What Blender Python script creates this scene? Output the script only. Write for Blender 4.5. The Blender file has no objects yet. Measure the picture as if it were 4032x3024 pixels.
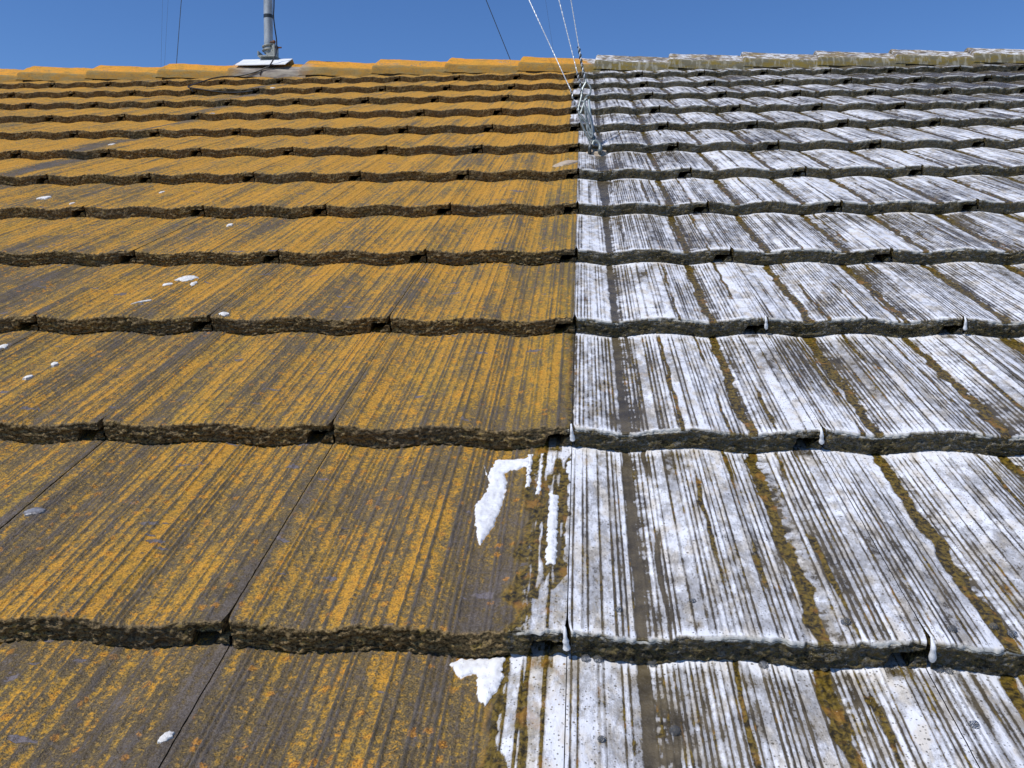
import bpy, math, random
import numpy as np
from mathutils import Matrix, Vector
random.seed(7)
RNG = np.random.default_rng(11)
sc = bpy.context.scene

# ------------------------------------------------------------------ frame of the roof slope
PITCH = math.radians(22.5)
W, G, T = 0.300, 0.36458, 0.0276          # cover width, gauge, nose height of a tile
ROOF_M = Matrix.Translation((0, 0, 5.0)) @ Matrix.Rotation(PITCH, 4, 'X')

# ------------------------------------------------------------------ camera
cd = bpy.data.cameras.new('camera'); cam = bpy.data.objects.new('camera', cd)
sc.collection.objects.link(cam); sc.camera = cam
right = Vector((0.99704437, 0.07241706, -0.02565711))
up = Vector((-0.00832861, 0.43386811, 0.9009379))
back = Vector((0.07637507, -0.89806137, 0.43318889))
cm = Matrix((right, up, back)).transposed().to_4x4()
cm.translation = Vector((0.04330134, -0.59164331, 0.54904035))
cam.matrix_world = ROOF_M @ cm
cd.sensor_width = 36.0; cd.lens = 36.0 * 3494.04 / 4032.0
cd.clip_start = 0.02; cd.clip_end = 5000

# ------------------------------------------------------------------ sky, sun, exposure
sun_roof = Vector((-0.46, -0.045, 1.0)).normalized()
sun_dir = (ROOF_M.to_3x3() @ sun_roof).normalized()
wd = bpy.data.worlds.new('World'); sc.world = wd; wd.use_nodes = True
wn = wd.node_tree; bg = wn.nodes['Background']
sky = wn.nodes.new('ShaderNodeTexSky'); sky.sky_type = 'NISHITA'; sky.sun_disc = False
sky.sun_elevation = math.asin(sun_dir.z); sky.sun_rotation = math.atan2(sun_dir.x, sun_dir.y)
sky.altitude = 1500; sky.air_density = 1.0; sky.dust_density = 0.0; sky.ozone_density = 3.5
hs = wn.nodes.new('ShaderNodeHueSaturation'); hs.inputs['Saturation'].default_value = 1.20; hs.inputs['Value'].default_value = 1.10; hs.inputs['Hue'].default_value = .508
wn.links.new(sky.outputs[0], hs.inputs['Color']); wn.links.new(hs.outputs[0], bg.inputs[0]); bg.inputs[1].default_value = 0.12
sl = bpy.data.lights.new('sun', 'SUN'); so = bpy.data.objects.new('sun', sl); sc.collection.objects.link(so)
sl.energy = 4.1; sl.angle = math.radians(0.53); sl.color = (1.0, 0.96, 0.9)
so.rotation_euler = sun_dir.to_track_quat('Z', 'Y').to_euler()
sc.view_settings.view_transform = 'Standard'; sc.view_settings.look = 'None'
sc.view_settings.gamma = 1; sc.view_settings.exposure = 0.0; sc.view_settings.use_curve_mapping = False

# ------------------------------------------------------------------ numpy noise
def _h(ix, iy, s):
    n = (ix.astype(np.int64) * 374761393 + iy.astype(np.int64) * 668265263 + s * 1274126177) & 0xffffffff
    n = ((n ^ (n >> 13)) * 1274126177) & 0xffffffff
    n = n ^ (n >> 16)
    return (n & 0xffff) / 65535.0
def vn(x, y, s=0):
    x = np.asarray(x, float); y = np.asarray(y, float); x, y = np.broadcast_arrays(x, y)
    xi = np.floor(x); yi = np.floor(y); fx = x - xi; fy = y - yi
    fx = fx * fx * (3 - 2 * fx); fy = fy * fy * (3 - 2 * fy)
    a = _h(xi, yi, s); b = _h(xi + 1, yi, s); c = _h(xi, yi + 1, s); d = _h(xi + 1, yi + 1, s)
    return (a * (1 - fx) + b * fx) * (1 - fy) + (c * (1 - fx) + d * fx) * fy
def fbm(x, y, o=4, s=0):
    v = 0; a = 0.5; t = 0
    for k in range(o):
        v = v + a * vn(x, y, s + k * 17); t += a; x = np.asarray(x) * 2.03 + 3.1; y = np.asarray(y) * 2.03 + 1.7; a *= 0.5
    return v / t
def sst(a, b, x):
    t = np.clip((x - a) / (b - a), 0, 1); return t * t * (3 - 2 * t)

# ------------------------------------------------------------------ object helpers
def link(o, parent=None):
    sc.collection.objects.link(o)
    if parent is not None: o.parent = parent
    return o
def tag(o, label=None, cat=None, group=None, kind=None):
    for k, v in (('label', label), ('category', cat), ('group', group), ('kind', kind)):
        if v: o[k] = v
    return o
def mesh_np(name, V, Q, mat, attrs=None, smooth=True):
    me = bpy.data.meshes.new(name); V = np.asarray(V, np.float32); Q = np.asarray(Q, np.int32)
    k = Q.shape[1]
    me.vertices.add(len(V)); me.vertices.foreach_set('co', V.ravel())
    me.loops.add(Q.size); me.loops.foreach_set('vertex_index', Q.ravel())
    me.polygons.add(len(Q)); me.polygons.foreach_set('loop_start', np.arange(0, Q.size, k, dtype=np.int32))
    me.polygons.foreach_set('use_smooth', np.full(len(Q), smooth))
    for n, a in (attrs or {}).items():
        at = me.attributes.new(n, 'FLOAT', 'POINT'); at.data.foreach_set('value', np.asarray(a, np.float32).ravel())
    me.update(calc_edges=True); me.materials.append(mat)
    return me
def grid_q(nu, nv, off=0, flip=False):
    i = np.arange(nu - 1)[:, None] * nv + np.arange(nv - 1)[None, :]; i = i.ravel() + off
    q = np.stack([i, i + nv, i + nv + 1, i + 1], 1)
    return q[:, ::-1] if flip else q
class MB:
    """collects simple pieces in one mesh"""
    def __init__(s): s.v = []; s.f = []
    def add(s, v, f):
        o = len(s.v); s.v += [tuple(p) for p in v]; s.f += [tuple(i + o for i in q) for q in f]; return s
    def box(s, c, d, M=None):
        p = [Vector((c[0] + x * d[0] / 2, c[1] + y * d[1] / 2, c[2] + z * d[2] / 2)) for x in (-1, 1) for y in (-1, 1) for z in (-1, 1)]
        if M: p = [M @ q for q in p]
        return s.add(p, [(0, 1, 3, 2), (4, 6, 7, 5), (0, 4, 5, 1), (2, 3, 7, 6), (0, 2, 6, 4), (1, 5, 7, 3)])
    def tube(s, pts, r, n=10, closed=False, cap=True):
        pts = [Vector(p) for p in pts]; m = len(pts); rr = r if hasattr(r, '__len__') else [r] * m
        nrm = None; rings = []
        for i, p in enumerate(pts):
            a = pts[(i - 1) % m] if (closed or i) else p; b = pts[(i + 1) % m] if (closed or i < m - 1) else p
            t = (b - a).normalized()
            if nrm is None: nrm = t.orthogonal().normalized()
            nrm = (nrm - t * nrm.dot(t)).normalized(); bi = t.cross(nrm)
            rings.append([p + (nrm * math.cos(k * 2 * math.pi / n) + bi * math.sin(k * 2 * math.pi / n)) * rr[i] for k in range(n)])
        v = [q for g in rings for q in g]; f = []
        for i in range(m if closed else m - 1):
            j = (i + 1) % m
            for k in range(n): f.append((i * n + k, i * n + (k + 1) % n, j * n + (k + 1) % n, j * n + k))
        if cap and not closed: f.append(tuple(range(n))[::-1]); f.append(tuple((m - 1) * n + k for k in range(n)))
        return s.add(v, f)
    def build(s, name, mat, parent=None, smooth=True, matrix=None):
        me = bpy.data.meshes.new(name); me.from_pydata([tuple(p) for p in s.v], [], s.f); me.materials.append(mat)
        for p in me.polygons: p.use_smooth = smooth
        if smooth:
            try: me.set_sharp_from_angle(angle=math.radians(40))
            except Exception: pass
        o = link(bpy.data.objects.new(name, me), parent)
        if matrix is not None: o.matrix_local = matrix
        return o
def empty(name, M, parent=None):
    o = link(bpy.data.objects.new(name, None), parent); o.empty_display_size = 0.05; o.matrix_world = M; return o

# the roof itself: the frame everything on it is measured in
roof = empty('tiled_roof', ROOF_M)
tag(roof, 'pitched roof of wavy concrete tiles, orange lichen on its left half, white cleaning foam on its right', 'roof')

# ------------------------------------------------------------------ material helpers
class NT:
    def __init__(s, name):
        s.m = bpy.data.materials.new(name); s.m.use_nodes = True; s.t = s.m.node_tree; s.b = s.t.nodes['Principled BSDF']
    def n(s, k, **kw):
        x = s.t.nodes.new(k)
        for a, v in kw.items(): setattr(x, a, v)
        return x
    def put(s, i, v):
        if v is None: return
        if hasattr(v, 'type') and hasattr(v, 'is_output'): s.t.links.new(v, i)
        elif isinstance(v, tuple) and len(v) == 3 and i.type == 'RGBA': i.default_value = (*v, 1)
        elif i.type == 'RGBA' and isinstance(v, (int, float)): i.default_value = (v, v, v, 1)
        else: i.default_value = v
    def math(s, op, a, b=0.0, c=None, clamp=False):
        x = s.n('ShaderNodeMath', operation=op, use_clamp=clamp); s.put(x.inputs[0], a); s.put(x.inputs[1], b)
        if c is not None: s.put(x.inputs[2], c)
        return x.outputs[0]
    def add(s, a, b): return s.math('ADD', a, b)
    def sub(s, a, b): return s.math('SUBTRACT', a, b)
    def mul(s, a, b): return s.math('MULTIPLY', a, b)
    def step(s, v, a, b, o0=0.0, o1=1.0):
        x = s.n('ShaderNodeMapRange', interpolation_type='SMOOTHSTEP'); s.put(x.inputs[0], v); s.put(x.inputs[1], a); s.put(x.inputs[2], b)
        s.put(x.inputs[3], o0); s.put(x.inputs[4], o1); return x.outputs[0]
    def mix(s, f, a, b):
        x = s.n('ShaderNodeMix', data_type='RGBA'); s.put(x.inputs[0], f); s.put(x.inputs[6], a); s.put(x.inputs[7], b); return x.outputs[2]
    def attr(s, n): return s.n('ShaderNodeAttribute', attribute_name=n).outputs['Fac']
    def roofco(s):
        x = s.n('ShaderNodeTexCoord'); x.object = roof; return x.outputs['Object']
    def objco(s): return s.n('ShaderNodeTexCoord').outputs['Object']
    def scale(s, v, k, off=(0, 0, 0)):
        x = s.n('ShaderNodeMapping'); s.put(x.inputs[0], v); x.inputs['Scale'].default_value = k; x.inputs['Location'].default_value = off
        return x.outputs[0]
    def noise(s, v, k=1.0, d=4, r=0.55, dist=0.0):
        x = s.n('ShaderNodeTexNoise'); s.put(x.inputs['Vector'], v); x.inputs['Scale'].default_value = k; x.inputs['Detail'].default_value = d
        x.inputs['Roughness'].default_value = r; x.inputs['Distortion'].default_value = dist; return x.outputs[0]
    def vor(s, v, k=1.0, out=0, feat='F1'):
        x = s.n('ShaderNodeTexVoronoi', feature=feat); s.put(x.inputs['Vector'], v); x.inputs['Scale'].default_value = k; return x.outputs[out]
    def sep(s, v):
        x = s.n('ShaderNodeSeparateXYZ'); s.put(x.inputs[0], v); return x.outputs
    def bump(s, h, dist, st=1.0, nrm=None):
        x = s.n('ShaderNodeBump'); s.put(x.inputs['Height'], h); x.inputs['Distance'].default_value = dist; x.inputs['Strength'].default_value = st
        if nrm is not None: s.put(x.inputs['Normal'], nrm)
        return x.outputs[0]
    def done(s, col=None, rough=None, nrm=None, spec=None, metal=None):
        if col is not None: s.put(s.b.inputs['Base Color'], col)
        if rough is not None: s.put(s.b.inputs['Roughness'], rough)
        if nrm is not None: s.put(s.b.inputs['Normal'], nrm)
        if spec is not None: s.put(s.b.inputs['Specular IOR Level'], spec)
        if metal is not None: s.put(s.b.inputs['Metallic'], metal)
        return s.m

def tile_material():
    n = NT('lichened_concrete'); P = n.roofco()
    rib = n.attr('rib'); foam = n.attr('foam'); face = n.attr('face'); cover = n.attr('cover'); wet = n.attr('wet'); far = n.attr('far')
    # bare concrete
    c1 = n.noise(P, 35, 5); c2 = n.noise(P, 900, 3, .7)
    base = n.mix(n.step(c1, .3, .7), (.098, .082, .070), (.160, .135, .122))
    base = n.mix(n.mul(n.step(c2, .52, .72), .55), base, (.27, .25, .23))
    c3 = n.noise(P, 380, 4, .7); base = n.mix(n.mul(n.step(c3, .54, .70), .55), base, (.25, .22, .19)); base = n.mix(n.mul(n.step(c3, .46, .32), .65), base, (.040, .033, .026))
    base = n.mix(n.mul(n.step(c2, .48, .30), .6), base, (.045, .038, .032))
    # smooth mauve bare patches
    bp = n.noise(n.scale(P, (22, 48, 22)), 1, 3, .5)
    bare = n.mul(n.step(bp, .685, .71), n.sub(1, face))
    base = n.mix(bare, base, (.175, .155, .165))
    # lichen
    fine = n.noise(P, 240, 6, .68, .3); mid = n.noise(n.scale(P, (80, 40, 80)), 1, 5, .6); strk = n.noise(n.scale(P, (75, 3.2, 75)), 1, 3, .6)
    big = n.noise(P, 5.5, 3)
    fine2 = n.noise(P, 620, 3, .6)
    v = n.add(n.add(n.mul(fine, 1.15), n.mul(fine2, .30)), n.mul(mid, .75)); v = n.add(v, n.mul(strk, .62)); v = n.add(v, n.mul(big, .4))
    v = n.add(v, n.mul(n.sub(n.noise(n.scale(P, (24, 1.6, 24), (.3, .1, 0)), 1, 3, .55), .5), .80)); v = n.add(v, n.mul(n.sub(.35, rib), .26)); v = n.add(v, n.mul(cover, .95)); v = n.sub(v, n.mul(bare, .6))
    lich = n.step(v, 1.98, 2.20); thin = n.step(v, 1.66, 2.06); rich = n.step(v, 2.16, 2.30)
    lc = n.mix(n.step(n.noise(P, 28, 4, .6), .40, .62), (.52, .295, .042), (.62, .315, .038))
    lc = n.mix(n.mul(n.step(n.noise(P, 60, 4, .6, .5), .56, .70), .75), lc, (.78, .30, .026))
    lc = n.mix(n.mul(n.step(n.noise(n.scale(P, (9, 4, 9), (3, 1, 0)), 1, 4, .6), .54, .68), .6), lc, (.42, .30, .04))
    lc = n.mix(n.mul(n.step(n.add(n.sep(P)[0], n.mul(n.sub(mid, .5), .12)), -.10, .02), .75), lc, (.30, .22, .03))
    lc = n.mix(n.mul(n.step(fine, .62, .40), .55), lc, (.24, .145, .028))
    base = n.mix(n.mul(thin, .72), base, n.mix(n.step(fine2, .35, .65), (.17, .125, .050), (.30, .205, .065)))
    dry = n.mix(n.mul(lich, n.step(n.noise(P, 320, 4, .7), .36, .54, .42, .92)), base, lc); dry = n.mix(n.mul(rich, .55), dry, (.70, .34, .045))
    rv = n.add(n.vor(P, 85), n.mul(n.sub(fine, .5), .9)); rs = n.sep(n.vor(P, 85, 1))[0]
    ros = n.mul(n.mul(n.step(rv, .40, .26), n.step(rs, .80, .84)), n.mul(n.sub(1, face), n.step(cover, .1, .3)))
    dry = n.mix(n.mul(ros, .6), dry, n.mix(n.step(fine2, .4, .6), (.46, .17, .02), (.80, .36, .035)))
    dry = n.mix(n.mul(n.step(fine2, .52, .34), .62), dry, (.075, .052, .024)); dry = n.mix(n.mul(n.step(n.noise(P, 140, 5, .7), .46, .34), .6), dry, (.12, .092, .055))
    dry = n.mix(n.mul(n.step(fine2, .62, .74), .30), dry, (.62, .50, .30))
    # crest and groove dirt
    dry = n.mix(n.mul(n.step(rib, .55, 1.0), n.mul(n.step(n.noise(n.scale(P, (120, 30, 120)), 1, 3), .36, .6), n.sub(.75, n.mul(far, .5)))), dry, (.105, .092, .075))
    # nose (riser) growth
    g1 = n.noise(n.scale(P, (190, 190, 300)), 1, 5, .65, .4); g2 = n.noise(P, 60, 4); g3 = n.noise(P, 420, 4, .65)
    ris = n.mix(n.step(g1, .36, .60), (.060, .043, .020), (.32, .225, .11))
    ris = n.mix(n.mul(n.step(n.add(g1, n.mul(g2, .5)), .80, .95), .8), ris, (.40, .27, .06))
    ris = n.mix(n.mul(n.step(g3, .50, .36), .75), ris, (.018, .013, .007)); ris = n.mix(n.mul(n.step(g3, .56, .68), .55), ris, (.44, .34, .17))  # crevice shade painted into the lows of the relief noise, pale grains on highs
    ris = n.mix(n.mul(n.step(n.noise(P, 7, 3), .45, .65), .4), ris, (.10, .093, .080))
    dry = n.mix(face, dry, ris)
    # wet, foamed half
    m1 = n.noise(P, 190, 5, .65, .3)
    moss = n.mix(n.step(m1, .38, .62), (.028, .021, .007), (.17, .115, .018))
    moss = n.mix(n.mul(n.step(n.noise(P, 45, 4), .55, .68), .5), moss, (.34, .16, .03))
    wb = n.mix(n.step(c1, .3, .7), (.050, .040, .024), (.120, .095, .055))
    wb = n.mix(n.mul(n.step(c2, .52, .7), .4), wb, (.16, .14, .12))
    mv = n.add(n.add(cover, n.mul(rib, .12)), n.mul(n.sub(n.noise(n.scale(P, (110, 22, 110)), 1, 4, .6), .5), 1.7))
    wetc = n.mix(n.step(mv, .38, .58), wb, moss)
    wris = n.mix(n.step(g1, .42, .60), (.014, .011, .005), (.14, .105, .040))
    wris = n.mix(n.mul(n.step(g3, .56, .68), .5), wris, (.30, .26, .14))
    wetc = n.mix(face, wetc, wris)
    col = n.mix(wet, dry, wetc)
    # foam film
    fn = n.noise(n.scale(P, (420, 120, 420)), 1, 5, .65); fb = n.noise(P, 700, 3, .6)
    fv = n.add(foam, n.mul(n.sub(fn, .5), .60)); fv = n.add(fv, n.mul(n.sub(fb, .5), .50)); fv = n.add(fv, n.mul(n.sub(n.noise(n.scale(P, (150, 110, 150)), 1, 5, .65), .5), .7))
    film = n.step(fv, .20, .46, 0, .42); thick = n.step(fv, .46, .92, 0, .58)
    al = n.add(film, thick)
    pore = n.vor(P, 330); prnd = n.vor(P, 330, 1)
    pr = n.sep(prnd)[0]
    hole = n.mul(n.step(pore, .32, .16), n.step(pr, .42, .50))
    pore2 = n.vor(n.scale(P, (1, 1, 1), (.3, .2, .1)), 120); pr2 = n.sep(n.vor(n.scale(P, (1, 1, 1), (.3, .2, .1)), 120, 1))[0]
    ring = n.mul(n.step(pore2, .17, .12), n.step(pr2, .80, .82))
    near = n.sub(1, far)
    al = n.mul(al, n.sub(1, n.mul(n.mul(hole, .75), near)))
    al = n.mul(al, n.sub(1, n.mul(n.mul(ring, .8), near)))
    # froth on the nose is thin
    fr = n.vor(P, 260); frr = n.step(fr, .18, .42)
    al = n.mix(face, al, n.mul(n.mul(al, n.step(n.add(g1, n.mul(n.sub(g3, .5), .5)), .58, .38, .02, .60)), n.add(.2, n.mul(frr, .8))))
    al = n.math('MAXIMUM', al, n.mul(n.attr('edge'), n.step(n.add(fb, n.attr('edge')), .9, 1.2)))
    al = n.mul(al, wet) if False else al
    fcol = n.mix(n.step(n.noise(P, 22, 4), .35, .65), (.77, .785, .83), (.66, .675, .72))
    fcol = n.mix(n.mul(n.step(n.noise(n.scale(P, (75, 30, 75)), 1, 4), .46, .64), .55), fcol, (.54, .46, .33))
    fcol = n.mix(face, fcol, (.50, .49, .45))  # nose froth painted warmer and duller to offset blue skylight in the shade
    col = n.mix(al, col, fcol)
    # relief
    h = n.add(n.add(n.mul(c3, 1.5), n.mul(fine2, .9)), n.mul(n.mul(thin, fine), 1.8))
    h = n.mix(face, h, n.add(n.mul(g1, 5.0), n.mul(g3, 1.5))); h = n.mix(wet, h, n.mix(face, n.mul(m1, 1.2), n.add(n.mul(g1, 4.0), n.mul(g3, 1.5))))
    h = n.mix(al, h, n.mul(fn, .5)); h = n.add(h, n.mul(n.mul(al, .9), 1.0))
    nr = n.bump(h, .0011, .9)
    rough = n.mix(wet, .92, n.step(n.noise(P, 150, 3), .3, .7, .14, .42)); rough = n.mix(al, rough, .6)
    spec = n.mix(wet, .15, n.mix(face, .5, .25))
    return n.done(col, rough, nr, spec)
M_TILE = tile_material()

def simple(name, col, rough=.5, metal=0., col2=None, k=60, bump=0., bk=200, spec=.5, anis=(1, 1, 1)):
    n = NT(name); P = n.objco()
    c = n.mix(n.step(n.noise(n.scale(P, anis), k, 4, .6), .35, .65), col, col2) if col2 else col
    nr = n.bump(n.noise(P, bk, 4, .6), bump) if bump else None
    return n.done(c, rough, nr, spec, metal)
M_GALV = simple('galvanised_steel', (.30, .33, .34), .45, .35, (.44, .47, .48), 30, .0004, 300, anis=(1, 1, .25))
M_TAPE = simple('black_tape', (.012, .014, .014), .4, 0, (.03, .035, .035), 80)
M_BRACKET = simple('weathered_bracket', (.22, .24, .23), .6, .3, (.36, .37, .34), 60, .0004)
M_RUST = simple('rusty_bolt', (.20, .075, .03), .8, .2, (.08, .05, .04), 150, .0004)
M_PLATE = simple('white_plate', (.80, .81, .82), .5, 0, (.70, .71, .70), 25)
M_CABLE = simple('black_cable', (.012, .012, .013), .45, 0, (.03, .03, .03), 90)
M_WIRE = simple('guy_wire_steel', (.44, .47, .50), .45, .3, (.58, .61, .64), 300)
M_WIRE2 = simple('dark_guy_wire', (.10, .13, .17), .6, .1, (.15, .18, .22), 300)
M_WRAP = simple('dark_binding_wire', (.03, .034, .034), .5, .4, (.10, .11, .11), 200)
M_HOOK = simple('dull_zinc', (.13, .155, .155), .45, .5, (.27, .30, .30), 120, .0003)
M_MORTAR = simple('pale_mortar', (.50, .42, .32), .9, 0, (.34, .27, .20), 90, .002, 220, .2)
M_DROP = simple('chalky_white', (.80, .79, .76), .8, 0, (.55, .53, .50), 260, .001, 500, .2)
M_LIGHT_STOP = simple('dark_light_stop', (.02, .02, .02), .95)
def foam_mat():
    n = NT('thick_foam'); P = n.roofco()
    d = n.vor(P, 420); hole = n.mul(n.step(d, .30, .12), n.step(n.sep(n.vor(P, 420, 1))[0], .6, .7))
    c = n.mix(n.mul(hole, .45), n.mix(n.step(n.noise(P, 90, 4), .35, .7), (.77, .78, .81), (.64, .64, .65)), (.35, .33, .30))
    return n.done(c, .55, n.bump(n.add(n.noise(P, 300, 4), n.mul(hole, -1)), .0009, .6), .5)
M_FOAM = foam_mat()
def bubble_mat():
    n = NT('soap_bubble'); n.b.inputs['Transmission Weight'].default_value = .85; n.b.inputs['IOR'].default_value = 1.12
    return n.done((.42, .42, .42), .02, None, 1.0)
M_BUBBLE = bubble_mat()

# ------------------------------------------------------------------ the tile surface
def wave(X):
    s = X / W
    c = np.cos(4 * np.pi * (s - .08))
    return .0033 * (c - .12 * np.cos(8 * np.pi * (s - .08)))
def valley(X):                     # signed distance to the nearest valley line
    s = X / W - .33; d = (s + .25) % .5 - .25
    return d * W
def rib_set(seed, close=.56):
    r = np.random.default_rng(seed); x = .004; L = []
    while x < W - .003:
        L.append((x, r.uniform(.55, 1.0), r.uniform(.8, 1.25)))
        k = r.random()
        x += r.uniform(.0044, .0064) if k < close else r.uniform(.0085, .0175)
    return L
RIBS = [rib_set(s) for s in (3, 5, 8, 13, 21)] + [rib_set(s, .86) for s in (4, 6, 9, 14, 22)]
def ribs(u, pat, du):
    h = np.zeros_like(u); 
    for (x, a, w) in RIBS[pat]:
        s = (.00070 if pat > 4 else .00125) * w + du * .35
        h = np.maximum(h, a * np.exp(-((u - .034 - x) / s) ** 4))
    return h * sst(.0345, .037, u) * sst(.333, .331, u)
def slot(u, pat):
    return np.searchsorted(np.array([p[0] + .034 for p in RIBS[pat]]), u)
SPILL = [np.array(p) for p in (
    [(-.0709, .3211), (-.0650, .2884), (-.0569, .3353), (-.0167, .3345), (-.0142, .3143), (-.0449, .3000), (-.0384, .2765), (-.0383, .2402), (-.0460, .1792), (-.0563, .1396), (-.0660, .1800), (-.0705, .2189), (-.0622, .2512), (-.0600, .2758)],
    [(-.0172, .2558), (-.0188, .3436), (-.0128, .3438), (-.0122, .262)],
    [(-.0050, .2415), (-.0054, .344), (.0003, .3442), (.0010, .2416)],
    [(.0105, .242), (.0210, .2366), (.0220, .1008), (.0117, .1004)],
    [(-.0676, -.012), (-.059, -.002), (-.0200, .000), (-.0200, -.036), (-.0313, -.060), (-.0390, -.0519), (-.0428, -.021), (-.056, -.026)])]
def poly_sd(X, Y, P):               # signed distance, negative inside
    d = np.full(X.shape, 1e9); ins = np.zeros(X.shape, bool); n = len(P)
    for i in range(n):
        a = P[i]; b = P[(i + 1) % n]; ex, ey = b - a; wx, wy = X - a[0], Y - a[1]
        t = np.clip((wx * ex + wy * ey) / (ex * ex + ey * ey), 0, 1)
        d = np.minimum(d, (wx - ex * t) ** 2 + (wy - ey * t) ** 2)
        c = ((a[1] <= Y) & (b[1] > Y)) | ((b[1] <= Y) & (a[1] > Y))
        with np.errstate(divide='ignore', invalid='ignore'):
            xi = a[0] + (Y - a[1]) * ex / (ey if ey else 1e-12)
        ins ^= c & (X < xi)
    return np.where(ins, -1, 1) * np.sqrt(d)
def spill_th(X, Y):
    th = np.zeros(X.shape)
    if X.max() < -.09 or X.min() > .05 or Y.max() < -.1 or Y.min() > .33: return th
    nz = (fbm(X * 260, Y * 200, 3, 5) - .5) * .0045
    for P in SPILL: th = np.maximum(th, sst(.0008, -.005, poly_sd(X, Y, P) + nz))
    return th
def zone(X, Y, i, r, v):            # where the foam cleaner has been sprayed
    rag = (fbm(X * 90, Y * 70, 3, 9) - .5)
    if r <= -1: b = -.017 + rag * .01 + .012 * sst(-.1, -.14, Y)
    elif r == 0: b = .031 + rag * .014 - .020 * sst(.10, .03, Y) * sst(-.02, .03, Y) - .028 * sst(.018, .004, Y)
    elif r == 1: b = .036 + rag * .004
    elif r in (8, 9, 10, 7): b = .002 + rag * .01
    elif r >= 11: b = .04 + rag * .02
    else: b = .033 + 0 * rag
    z = sst(b - .0012, b + .0012, X)
    if r == 0:
        band = sst(-.012, .004, X + rag * .01) * sst(.040, .028, X)
        z = np.maximum(z, .85 * band * sst(.50, .60, fbm(X * 75, Y * 13, 3, 19)))
    return z
def wet_zone(X, Y, i, r, z):
    rag = (fbm(X * 60, Y * 40, 3, 29) - .5)
    b = {-1: -.034, 0: -.016, 1: .026}.get(int(r), .031)
    if r in (7, 8, 9, 10): b = 0.0
    return np.maximum(z, sst(b - .006, b + .006, X + rag * (.03 if r < 1 else .006)))
def foam_amt(X, Y, u, v, rb, i, r, pat):
    z = zone(X, Y, i, r, v)
    k = slot(u, pat); hk = _h(k.astype(float), np.full_like(k, i * 31 + r * 7, dtype=float), 4)
    F = .72 + .08 * sst(.8, 2.4, Y) + .90 * (fbm(X * 9, Y * 5 + 3, 3, 21) - .5) + .24 * (hk - .5)
    F = F + .44 * (vn(k * 5.7 + i * 3, Y * 13, 31) - .5) + .60 * (fbm(X * 130, Y * 70, 3, 33) - .5)
    F = F - rb * (.80 - .35 * sst(.8, 2.6, Y)) * (.35 + 1.15 * vn(k * 3.3 + r, Y * 9, 37))
    d = valley(X); rg = (fbm(X * 45, Y * 36, 4, 41) - .5) * .016
    hw = .0062 * np.ones_like(X)
    first = (X > .04) & (X < .16)
    hw = np.where(first, .0040 + .010 * sst(1.2, 2.05, Y) * sst(2.16, 2.10, Y) + .001 * sst(.5, .9, Y), hw)
    dd = np.abs(d + rg * np.where(first, .35, 1.0)); inv = sst(hw + .0024, hw - .001, dd)
    fr = sst(.026, .004, np.where(d > 0, d, 1)) * (fbm(X * 90, Y * 230, 4, 51) - .36) * 1.5   # feathery fringe right of each valley
    F = F - fr
    F = F - .62 * sst(.5, 2.3, X - .35 * (4.2 - Y)) * sst(2.0, 3.3, Y) - .10 * sst(1.5, 4, Y)
    F = F + .8 * np.exp(-np.clip(v, 0, 1) / .006) * sst(.25, .45, vn(X * 60, Y * 0 + r, 61)) + .9 * np.exp(-np.clip(G - v, 0, 1) / (.004 + .008 * vn(X * 40, Y * 0 + r, 71)))
    L = RIBS[pat]; dr = np.zeros_like(X)
    for q in (int(len(L) * .25), int(len(L) * .47), int(len(L) * .68), int(len(L) * .9)):
        q = min(len(L) - 1, q + int(jit(i, r, 20 + q) * 7)); wob = (fbm(Y * 26 + q, X * 0 + q * 3.1, 3, 57) - .5) * .007
        dr = np.maximum(dr, sst(.0030, .0012, np.abs(u - .034 - L[q][0] - wob) - .0018 * (vn(Y * 30, X * 0 + q, 58) - .3)) * sst(.30, .55, vn(Y * 9 + q, X * 0 + i + r * 3.3, 59)))
    F = F * (1 - .85 * dr)
    F = F * (1 - inv * np.where(first & (np.abs(d + rg * .35) < .0062), 1.0, np.where(first, .93 - .5 * sst(.58, .66, vn(k * 3.1, Y * 3, 131)), .93)))
    F = F * np.where(((X / W) % 1) < .075, .25 + .75 * sst(.010, .024, G - v), 1)
    return np.clip(F, 0, 1.3) * z, z, np.maximum(inv, dr * .8)
def bare_streak(X, Y):              # run-off streak below the mast
    c = -1.50 - .10 * sst(2.9, 1.9, Y)
    return np.exp(-((X - c + (fbm(X * 3, Y * 6, 2, 88) - .5) * .08) / .034) ** 2) * sst(1.4, 2.0, Y)
def surf(X, Y, u, v, i, r, pat, du):
    rb = ribs(u, pat, du)
    d = valley(X); first = (X > .04) & (X < .16)
    rb = rb * (1 - .85 * sst(.0065, .0035, np.abs(d)) * np.where(first, 1, .4))
    ser = .62 + .95 * (fbm(X * 230, Y * 230, 2, 2) - .40) * (du < .0026) + .15 * (vn(X * 90, Y * 30, 3))
    rbh = np.clip(rb * ser, 0, 1.2)
    z = T * (1 - v / G) + wave(X) + rbh * (.0022 if pat < 5 else .0013)
    z = z + (fbm(X * 150, Y * 150, 3, 77) - .5) * (.0016 if pat < 5 else .0010) + (fbm(X * 14, Y * 9, 2, 78) - .5) * .0012
    return z, rb

def riser_off(X, z, r, near):
    a = fbm(X * 75, z * 170 + r * 9, 4, 101); b = 1 - np.abs(2 * fbm(X * 60 + 4, z * 210 + r * 5, 3, 103) - 1)
    c = fbm(X * 190 + 9, z * 300 + r * 7, 2, 105)
    return (a - .5) * .0048 + (b - .6) * .0034 + (c - .5) * .0052
def jit(i, r, k): return float(_h(np.float64(i + 50), np.float64(r * 13 + k), 7)) - .5

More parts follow.
